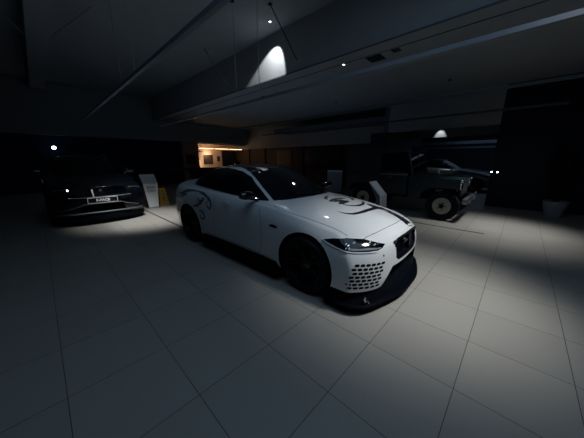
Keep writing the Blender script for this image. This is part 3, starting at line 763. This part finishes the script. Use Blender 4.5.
# tiled floor: square porcelain tiles with thin joints
def floor_material():
    m = bpy.data.materials.new('floor_tiles'); m.use_nodes = True; nt = m.node_tree; N = nt.nodes; L = nt.links; N.clear()
    out = N.new('ShaderNodeOutputMaterial'); b = N.new('ShaderNodeBsdfPrincipled'); L.new(b.outputs[0], out.inputs[0])
    tc = N.new('ShaderNodeTexCoord'); sp = N.new('ShaderNodeSeparateXYZ'); L.new(tc.outputs['Object'], sp.inputs[0])
    T = .63
    def M_(op, a, bb=None, c=None):
        n = N.new('ShaderNodeMath'); n.operation = op
        for i, v in enumerate((a, bb, c)):
            if v is None: continue
            if isinstance(v, (int, float)): n.inputs[i].default_value = v
            else: L.new(v, n.inputs[i])
        return n.outputs[0]
    def joint(co, off):
        u = M_('DIVIDE', M_('SUBTRACT', co, off), T)
        fr = M_('FRACT', u); d = M_('MINIMUM', fr, M_('SUBTRACT', 1.0, fr))
        return M_('MULTIPLY', d, T), M_('FLOOR', u)
    dx, ix = joint(sp.outputs[0], .495); dy, iy = joint(sp.outputs[1], .093)
    d = M_('MINIMUM', dx, dy)
    g = M_('LESS_THAN', d, .0023)
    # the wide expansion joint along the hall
    joint_shade = M_('LESS_THAN', M_('ABSOLUTE', M_('SUBTRACT', sp.outputs[0], 2.145)), .022)
    joint_shade = M_('MULTIPLY', joint_shade, M_('GREATER_THAN', sp.outputs[1], 5.6))
    rail_shade = M_('LESS_THAN', M_('ABSOLUTE', M_('SUBTRACT', sp.outputs[0], 6.5)), .04)  # shadow of a suspended rail, painted into the tiles as a dark strip
    rail_shade = M_('MULTIPLY', rail_shade, M_('MULTIPLY', M_('GREATER_THAN', sp.outputs[1], .36), M_('LESS_THAN', sp.outputs[1], 5.0)))
    joint_shade = M_('MAXIMUM', joint_shade, rail_shade)
    wn = N.new('ShaderNodeTexWhiteNoise'); wn.noise_dimensions = '2D'
    cb = N.new('ShaderNodeCombineXYZ'); L.new(ix, cb.inputs[0]); L.new(iy, cb.inputs[1]); L.new(cb.outputs[0], wn.inputs['Vector'])
    nz = N.new('ShaderNodeTexNoise'); nz.inputs['Scale'].default_value = 2.2; nz.inputs['Detail'].default_value = 5; L.new(tc.outputs['Object'], nz.inputs['Vector'])
    f = M_('ADD', M_('MULTIPLY', wn.outputs['Value'], .5), M_('MULTIPLY', nz.outputs['Fac'], .5))
    mx = N.new('ShaderNodeMix'); mx.data_type = 'RGBA'; L.new(f, mx.inputs[0])
    mx.inputs[6].default_value = (.28, .272, .252, 1); mx.inputs[7].default_value = (.32, .312, .29, 1)
    m2 = N.new('ShaderNodeMix'); m2.data_type = 'RGBA'; L.new(g, m2.inputs[0]); L.new(mx.outputs[2], m2.inputs[6]); m2.inputs[7].default_value = (.05, .05, .055, 1)
    m3 = N.new('ShaderNodeMix'); m3.data_type = 'RGBA'; L.new(joint_shade, m3.inputs[0]); L.new(m2.outputs[2], m3.inputs[6]); m3.inputs[7].default_value = (.03, .03, .035, 1)
    L.new(m3.outputs[2], b.inputs['Base Color'])
    L.new(M_('ADD', .40, M_('MULTIPLY', nz.outputs['Fac'], .14)), b.inputs['Roughness'])
    b.inputs['Specular IOR Level'].default_value = .35
    bp = N.new('ShaderNodeBump'); bp.inputs['Strength'].default_value = .4; bp.inputs['Distance'].default_value = .002
    L.new(M_('SUBTRACT', 1.0, g), bp.inputs['Height']); L.new(bp.outputs[0], b.inputs['Normal'])
    return m
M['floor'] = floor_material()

X0, X1, Y0, Y1 = -9.0, 22.0, -8.0, 17.0
HC_, SO = 5.075, 3.895       # high ceiling, soffit
def sbox(name, x, y, z, m, kind=True, parent=None):
    b = MB(); b.box(((x[0]+x[1])/2, (y[0]+y[1])/2, (z[0]+z[1])/2), (x[1]-x[0], y[1]-y[0], z[1]-z[0]))
    o = b.build(name, m, parent)
    if kind: struct(o)
    return o
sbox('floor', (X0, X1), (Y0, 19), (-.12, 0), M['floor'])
sbox('ceiling', (X0, 5.31), (Y0, Y1), (HC_, HC_+.2), M['ceil'])
sbox('ceiling_soffit', (5.31, 12.2), (Y0, Y1), (SO, HC_+.2), M['ceil'])
sbox('wall_left', (X0-.2, X0), (Y0, 19), (0, HC_), M['dark_grey'])
sbox('wall_back', (X0, X1), (Y0-.2, Y0), (0, HC_), M['dark_grey'])
sbox('wall_far', (X0, 7.0), (Y1, Y1+.2), (0, 3.05), M['glass_wall'])
sbox('wall_far_upper', (X0, 12.4), (Y1-.3, Y1+.2), (2.75, HC_), M['ceil'])
sbox('wall_far_middle', (7.0, 8.15), (Y1, Y1+.2), (0, 2.75), noise_mat('tan_plaster', (.40, .29, .20), .8))
# lit recess
sbox('wall_recess', (8.15, 12.4), (18.3, 18.5), (0, 2.75), M['wall_warm'])
sbox('wall_recess_left', (7.95, 8.15), (17.2, 18.5), (0, 2.75), M['wall_warm'])
sbox('ceiling_recess', (7.95, 12.4), (17.2, 18.5), (2.75, 2.9), M['wall_warm'])
sbox('trim_12', (8.15, 12.2), (16.95, 17.2), (2.70, 2.75), M['wall_brown'])
# right side
sbox('wall_right_upper', (12.2, 12.4), (4.45, 18.5), (2.42, HC_), M['ceil'])
sbox('wall_right_lower', (12.22, 12.4), (4.45, 18.5), (0, 2.42), M['wall_brown'])
sbox('wall_right', (10.7, 10.9), (Y0, .76), (0, SO), M['wall_dark'])
sbox('wall_right_lintel', (10.7, 10.9), (.76, 4.45), (2.72, SO), M['ceil'])
sbox('wall_passage', (10.7, 15.4), (4.45, 4.65), (2.72, SO), M['dark_grey'])
sbox('trim_1', (10.66, 15.4), (4.40, 5.20), (2.16, 2.72), M['wall_dark'])
for i, (x, y) in enumerate(((15.2, 4.9),)): sbox('column', (x-.2, x+.2), (y-.25, y+.25), (0, 2.16), M['dark_grey'])
sbox('ceiling_far_room', (10.9, X1), (Y0, 12.0), (3.25, 3.45), M['dark_grey'])
sbox('wall_far_room', (X1, X1+.2), (Y0, 12.0), (0, 3.45), M['dark_grey'])
sbox('wall_far_room_left', (12.4, X1), (12.0, 12.2), (0, 3.45), M['dark_grey'])
# downstands of the far room, washed by one lamp
sbox('trim_2', (14.0, 14.15), (-2.0, 4.4), (2.66, 3.25), M['ceil'])
sbox('trim_3', (17.0, 17.15), (-2.0, 8.0), (2.45, 2.62), M['rail'])
sbox('trim_4', (19.5, 19.65), (-2.0, 9.0), (2.30, 2.42), M['rail'])
sbox('trim_5', (5.69, 5.71), (Y0, Y1), (SO-.012, SO), M['dark_grey'])
# dark recesses either side of the recess opening
sbox('trim_6', (5.31-.02, 5.31), (Y0, Y1-.3), (SO, SO+.03), M['dark_grey'])
sbox('door_1', (10.75, 12.15), (18.22, 18.30), (0, 2.32), M['wall_dark'])
for i, y in enumerate((16.6, 14.6, 10.75)): sbox('trim_%d' % (7+i), (12.14, 12.22), (y-.18, y+.18), (0, 2.42), noise_mat('pillar_%d' % i, (.05, .036, .03), .6))

# ---------------------------------------------------------------- suspended things
def tub(name, pts, r, m, parent=None, n=6): 
    b = MB(); b.tube(pts, r, n=n); return b.build(name, m, parent)
def susp(x, y0, y1, z, ys, label, first=[]):
    e = empty('suspended_rail', (x, (y0+y1)/2, z), label=label, cat='rail', group='rails hung along the hall')
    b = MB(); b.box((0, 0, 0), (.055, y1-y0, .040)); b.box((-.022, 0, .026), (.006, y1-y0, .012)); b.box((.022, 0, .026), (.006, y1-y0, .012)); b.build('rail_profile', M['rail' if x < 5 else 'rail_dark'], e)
    top = HC_ if x < 5.3 else SO
    for y in ys:
        c = tub('wire', [(0, y-(y0+y1)/2, .03), (0, y-(y0+y1)/2, top-z-.012)], .006, M['wire'], e)
        q = MB(); q.lathe([(.045, top-z-.022), (.045, top-z-.001)], n=16, axis='z', c=(0, y-(y0+y1)/2, 0)); q.build('ceiling_rose', M['black'], c)
susp(1.33, -2.5, 10.8, 2.885, [4.7, 5.57], 'grey suspended rail hung on wires, nearest the middle of the white car')
susp(3.70, -3.0, 10.8, 2.885, [4.52, 5.40], 'grey suspended rail hung just in front of the lit patch of wall')
susp(6.30, -3.0, 10.8, 2.885, [7.5], 'grey suspended rail running over the gap between the white car and the off-roader')
susp(8.93, -.54, 10.8, 2.885, [2.0, 6.0], 'grey suspended rail whose near end stops before the dark wall')
# dark slanting struts
def strut(p, q, label, m='black'):
    p = Vector(p); q = Vector(q); c = p
    e = empty('slanting_strut', c, label=label, cat='strut', group='slanting struts under the high ceiling')
    tub('rod', [(0, 0, 0), q-p], .011, M[m], e); b = MB(); b.box((0, 0, -.005), (.09, .09, .012)); b.build('mounting_plate', M[m], e)
strut((4.36, 4.85, 5.067), (4.6, 4.22, 3.83), 'dark slanting strut above the lit patch of wall')
strut((4.45, 8.18, 5.067), (4.2, 6.54, 3.67), 'thin pale slanting strut left of the lit patch of wall', 'wire')
# ceiling beam with braces
bm_ = sbox('ceiling_beam', (.38, .83), (Y0, Y1-.3), (4.68, HC_), M['ceil'])
strut((1.52, 8.06, 5.067), (.85, 9.50, 4.70), 'grey brace on the right of the ceiling beam', 'wire')
strut((-.02, 9.6, 5.067), (.36, 9.9, 4.70), 'grey brace on the left of the ceiling beam', 'wire')

# ---------------------------------------------------------------- lamps
def lamp(kind, name, loc, tgt, power, col=(1,1,1), size=.1, spot=50, blend=1.0, sz=None):
    l = bpy.data.lights.new(name, kind); l.energy = power; l.color = col
    if kind == 'SPOT': l.spot_size = math.radians(spot); l.spot_blend = blend; l.shadow_soft_size = size
    elif kind == 'AREA': l.shape = 'RECTANGLE'; l.size, l.size_y = sz
    else: l.shadow_soft_size = size
    o = bpy.data.objects.new(name, l); COL.objects.link(o); o.location = loc
    o.rotation_euler = (Vector(tgt) - Vector(loc)).to_track_quat('-Z', 'Y').to_euler()
    return o
def downlight(x, y, z, label, on='lamp_on'):
    e = empty('downlight', (x, y, z), label=label, cat='ceiling light')
    b = MB(); b.lathe([(.030, -.004), (.034, -.02), (.055, -.02), (.060, -.002)], n=20, axis='z', closed=True); b.build('trim_ring', M['satin'], e, smooth=True)
    b = MB(); b.lathe([(.0001, -.012), (.026, -.012), (.030, -.004), (.0001, -.002)], n=16, axis='z'); b.build('bulb', M[on], e)
downlight(4.83, 5.39, HC_, 'lit ceiling spotlight just above the bright patch of wall')
downlight(5.72, 3.66, SO, 'lit downlight in the low soffit right of the bright patch of wall')
COOL = (.50, .73, 1.0); NEUT = (1.0, .985, .95)
lamp('SPOT', 'wall_wash_lamp', (4.86, 5.40, HC_-.06), (5.24, 5.92, SO+.1), 170, NEUT, .02, 66, .3)
lamp('SPOT', 'car_front_lamp', (3.3, -1.2, 4.95), (3.15, .95, 0), 1080, NEUT, .4, 42, 1.0)
lamp('SPOT', 'soffit_lamp', (5.72, 3.66, SO-.05), (4.6, 3.0, 0), 60, NEUT, .05, 80, 1.0)
lamp('SPOT', 'suv_front_lamp', (1.8, 5.6, 4.95), (1.9, 7.35, 0), 1400, NEUT, .25, 38, 1.0)
lamp('SPOT', 'off_roader_front_lamp', (7.4, -.1, 3.85), (7.1, .45, 0), 560, NEUT, .3, 66, 1.0)
lamp('SPOT', 'far_room_lamp', (13.6, 3.2, 3.2), (14.0, 3.2, 2.7), 26, NEUT, .03, 50, .6)
lamp('AREA', 'hall_fill', (1.2, .1, 4.95), (1.2, .1, 0), 52, COOL, sz=(3.5, 3.5))  # added soft fill from above, without a fitting
lamp('AREA', 'upward_fill', (5.0, 8.0, 1.0), (5.0, 8.0, 5), 16, COOL, sz=(10, 8))  # added unseen fill shining up at the ceiling
lamp('AREA', 'far_fill', (16.5, 1.0, 3.2), (16.5, 1.0, 0), 14, COOL, sz=(4, 4))  # added fill to brighten the far room, without a fitting
lamp('POINT', 'recess_lamp', (9.4, 17.95, 2.0), (0, 0, 0), 15, (1.0, .66, .40), .1)
lamp('POINT', 'recess_desk_lamp', (8.6, 17.9, 1.25), (0, 0, 0), 11, (1.0, .70, .45), .08)

# ---------------------------------------------------------------- lit strip and pictures in the recess
st = empty('strip_light', (10.2, 17.32, 2.40), label='warm glowing strip light across the top of the lit recess', cat='light')
for k in range(3):
    b = MB(); b.box((-1.25 + k*1.27, 0, 0), (1.15, .05, .035)); b.build('tube', M['warm_on'], st)
b = MB(); b.box((0, 0, .03), (3.9, .07, .03)); b.tube([(-1.7, 0, .03), (-1.7, 0, .348)], .012); b.tube([(1.7, 0, .03), (1.7, 0, .348)], .012); b.build('housing', M['satin'], st)
def picture(c, w, h, axis, label, m='art', fr='frame_black'):
    e = empty('framed_picture', c, label=label, cat='picture')
    def bx(name, a, z, ww, hh, d0, d1, mm, p):
        b = MB()
        if axis == 'y': b.box((a, -(d0+d1)/2, z), (ww, d1-d0, hh))
        else: b.box((-(d0+d1)/2, a, z), (d1-d0, ww, hh))
        return b.build(name, mm, p)
    bx('print', 0, 0, w*.96, h*.96, .0, .018, M[m], e)
    b = MB()
    for a, z, ww, hh in ((0, h/2, w+.04, .04), (0, -h/2, w+.04, .04), (w/2, 0, .04, h), (-w/2, 0, .04, h)):
        if axis == 'y': b.box((a, -.015, z), (ww, .03, hh))
        else: b.box((-.015, a, z), (.03, ww, hh))
    b.build('frame', M[fr], e)
    return e
picture((7.55, 17.0, 1.60), .62, .60, 'y', 'small square framed picture on the dim brown wall left of the lit recess')
picture((9.52, 18.3, 1.60), .72, .68, 'y', 'dark framed picture on the warm lit recess wall')
picture((12.22, 12.45, 1.66), 1.55, 1.15, 'x', 'large dim framed artwork on the brown wall behind the white car roof')
for k, x in enumerate((11.92,)): picture((10.42, 18.3, 1.65), .20, .36, 'y', 'narrow framed notice between the dark doorway and the picture in the lit recess')
b = MB(); b.box((8.75, 18.24, 2.18), (.55, .10, .04)); tag(b.build('wall_shelf', M['frame_black']), 'thin dark shelf high on the lit recess wall', 'shelf')
# low dark counter in front of the recess
ct = empty('reception_counter', (9.6, 16.4, 0), label='dark counter standing in front of the lit recess', cat='counter')
b = MB(); b.box((0, 0, .50), (4.6, .55, 1.0)); b.build('counter_body', M['wall_dark'], ct)
b = MB(); b.box((0, 0, 1.02), (4.7, .65, .04)); b.build('worktop', M['black'], ct, bevel=.005)
mon = empty('monitor', (11.0, 16.4, 1.04), label='small dark monitor on the counter before the lit recess', cat='monitor')
b = MB(); b.box((0, 0, .26), (.48, .03, .30)); b.build('screen', M['black_gloss'], mon, bevel=.004)
b = MB(); b.box((0, .01, .07), (.04, .02, .12)); b.box((0, 0, .006), (.2, .14, .012)); b.build('monitor_stand', M['black'], mon)

# black display panel and pale box behind the white car
dp = empty('wall_display', (12.22, 9.0, 1.72), label='big black display panel on the wall behind the white bonnet', cat='screen')
b = MB(); b.box((-.05, 0, 0), (.08, 2.75, 1.25)); b.build('screen', M['wall_dark'], dp, bevel=.01)
b = MB(); b.box((-.02, 0, 0), (.06, 2.85, 1.33)); b.build('bezel', M['black'], dp)
pb = empty('pale_partition', (10.0, 6.60, 0), label='pale upright panel standing beyond the white bonnet', cat='panel')
b = MB(); b.box((0, 0, .54), (.06, .88, 1.08)); b.build('panel', M['pale_box'], pb)
b = MB(); b.box((0, 0, .012), (.30, .88, .024)); b.build('base', M['black'], pb)
for s in (-1, 1):
    b = MB(); b.box((0, s*.45, .54), (.08, .03, 1.08)); b.build('edge_strip', M['black'], pb)

# ---------------------------------------------------------------- slanted information stands
def stand(name, x, y, label, w, lines):
    e = empty(name, (x, y, 0), label=label, cat='sign', group='white slanted information stands')
    prof = [(0, .02), (.06, .80), (.34, 1.10)]; th = .035
    b = MB(); vs = []
    W = [w*.66, w, w*1.02]
    for (py, pz), ww in zip(prof, W):
        for dy in (0, th):
            for sx in (-1, 1): vs.append((sx*ww/2 , py+dy, pz - dy*.3))
    fs = []
    for i in range(2):
        a = i*4; c = a+4
        fs += [(a, a+1, c+1, c), (a+2, c+2, c+3, a+3), (a, c, c+2, a+2), (a+1, a+3, c+3, c+1)]
    fs += [(0, 2, 3, 1), (8, 9, 11, 10)]
    b.add(vs, fs); p = b.build('panel', M['white_panel'], e)
    b = MB(); b.box((0, .14, .01), (w*.9, .36, .02)); b.build('base_plate', M['satin'], e, bevel=.003)
    b = MB(); b.prism([(.04,.02),(.10,.80),(.36,1.08),(.38,1.04),(.20,.72),(.24,.02)], 'x', -w*.28, w*.28); b.build('back_support', M['dark_grey'], e)
    for k, (t, sx, hgt) in enumerate(lines):
        py = .06*t/.8 - .004; b = MB(); b.box((sx*w*.1, py, t), (w*.55, .004, hgt)); b.build('text_line', M['text_grey'], p)
    return e
stand('information_stand', 2.50, 8.85, 'white slanted information stand beside the black SUV', .44, [(.70, -.3, .018), (.66, 0, .018), (.58, .2, .018), (.54, 0, .010)])
stand('information_stand', 5.27, 2.09, 'white slanted information stand between the white bonnet and the green off-roader', .30, [])

# yellow wet floor board
ws = empty('wet_floor_sign', (2.93, 9.25, 0), label='yellow folding floor sign right of the white information stand', cat='sign')
for s, nm in ((-1, 'front_board'), (1, 'rear_board')):
    b = MB(); w0, w1, H = .15, .10, .60
    def P(x, z, d): return (x, s*(.15 - .13*z/H) + d, z)
    hole = [(-.04, .50), (.04, .50), (.04, .54), (-.04, .54)]
    out = [(-w0, 0), (w0, 0), (w1, H), (-w1, H)]
    vs = []
    for d in (-.008, .008): vs += [P(x, z, d) for x, z in out + hole]
    fs = []
    for i in range(4):
        j = (i+1) % 4
        fs += [(i, j, 4+j, 4+i), (8+i, 12+i, 12+j, 8+j), (i, 8+i, 8+j, j), (4+i, 4+j, 12+j, 12+i)]
    b.add(vs, fs); bd_ = b.build(nm, M['yellow'], ws)
    if s < 0:
        b = MB()
        for z, ww in ((.40, .10), (.34, .12), (.15, .13)): b.box((0, -(.15-.13*z/H)-.010, z), (ww, .003, .02))
        b.add([(-.06, -(.15-.13*.20/H)-.011, .20), (.06, -(.15-.13*.20/H)-.011, .20), (0, -(.15-.13*.31/H)-.011, .31), (-.06, -(.15-.13*.20/H)-.008, .20), (.06, -(.15-.13*.20/H)-.008, .20), (0, -(.15-.13*.31/H)-.008, .31)], [(0,1,2),(5,4,3),(0,3,4,1),(1,4,5,2),(2,5,3,0)])
        b.build('printing', M['text_grey'], bd_)

# soffit fittings
for x, y, w, d, lb in ((5.93, 2.93, .34, .34, 'square dark grille in the soffit beside the lit downlight'), (5.83, 2.42, .16, .16, 'small dark fitting in the soffit right of the square grille')):
    e = empty('ceiling_grille', (x, y, SO), label=lb, cat='vent')
    b = MB(); b.box((0, 0, -.008), (w, d, .015)); b.build('backing', M['black'], e)
    b = MB()
    for k in range(5): b.box((0, -d*.4 + k*d*.2, -.02), (w, .012, .012))
    b.build('slats', M['dark_grey'], e)

# lamp reflection on the dark glazing, built as an added glowing fitting
wl = empty('lamp_reflection', (.72, 16.95, 2.15), label='lamp reflection built as a small glowing fitting on the dark glazing above the black SUV', cat='light')
b = MB(); b.lathe([(.07, -.16), (.09, -.08), (.09, .02), (.07, .05)], n=20, axis='y'); b.build('housing', M['black'], wl, smooth=True)  # added housing and lens, standing in for the lamp reflection
b = MB(); b.lathe([(.0001, -.172), (.075, -.168), (.075, -.150), (.0001, -.15)], n=20, axis='y'); b.build('lens', M['lamp_on'], wl)
tw = empty('twin_indicator', (10.695, .66, 1.17), label='pair of small white lit dots on the edge of the dark wall', cat='light')
for s in (-1, 1):
    b = MB(); b.lathe([(.0001, -.016), (.020, -.015), (.022, .0)], n=14, axis='x', c=(0, s*.075, 0)); b.build('lit_dot', M['lamp_on'], tw)
b = MB(); b.box((.002, 0, 0), (.012, .26, .10)); b.build('back_plate', M['black'], tw)

# potted plant against the dark wall
pp = empty('potted_plant', (9.95, -.85, 0), label='dark leafy plant in a grey tapered pot by the dark right-hand wall', cat='plant')
b = MB(); b.lathe([(.17, .0), (.27, .44), (.255, .44), (.16, .03), (.0001, .03)], n=32, axis='z'); b.build('pot', M['pot'], pp, smooth=True)
b = MB(); b.lathe([(.0001, .40), (.25, .40), (.25, .38), (.0001, .38)], n=24, axis='z'); b.build('soil', M['black'], pp)
b = MB(); stems = []
for k in range(9):
    a = k*2.4; r = .10 + .05*(k % 3)
    pts = [(.06*math.cos(a), .06*math.sin(a), .38), (.5*r*math.cos(a), .5*r*math.sin(a), .9+.1*(k%4)), (2.2*r*math.cos(a), 2.2*r*math.sin(a), 1.4+.16*(k%5))]
    q = catmull(pts, 6, False); stems.append(q); b.tube(q, .010, n=5)
b.build('stems', M['bark'], pp)
b = MB()
for q in stems:
    for p in q[4:]:
        for k in range(5):
            a = random.uniform(0, 2*PI); el = random.uniform(-.5, .7); L_ = random.uniform(.18, .30)
            d = Vector((math.cos(a)*math.cos(el), math.sin(a)*math.cos(el), math.sin(el))); sd = Vector((-math.sin(a), math.cos(a), 0)); dr = Vector((0, 0, -.05))
            b.add([p, p+d*L_*.5+sd*.035, p+d*L_+dr, p+d*L_*.5-sd*.035, p+d*L_*.5+Vector((0,0,.008))], [(0,1,4),(1,2,4),(2,3,4),(3,0,4)])
b.build('leaves', M['leaf'], pp)

w = bpy.data.worlds.new('world'); S.world = w; w.use_nodes = True
w.node_tree.nodes['Background'].inputs[0].default_value = (.10, .16, .30, 1); w.node_tree.nodes['Background'].inputs[1].default_value = .02
S.view_settings.view_transform = 'Standard'; S.view_settings.look = 'None'; S.view_settings.gamma = 1; S.view_settings.exposure = 0
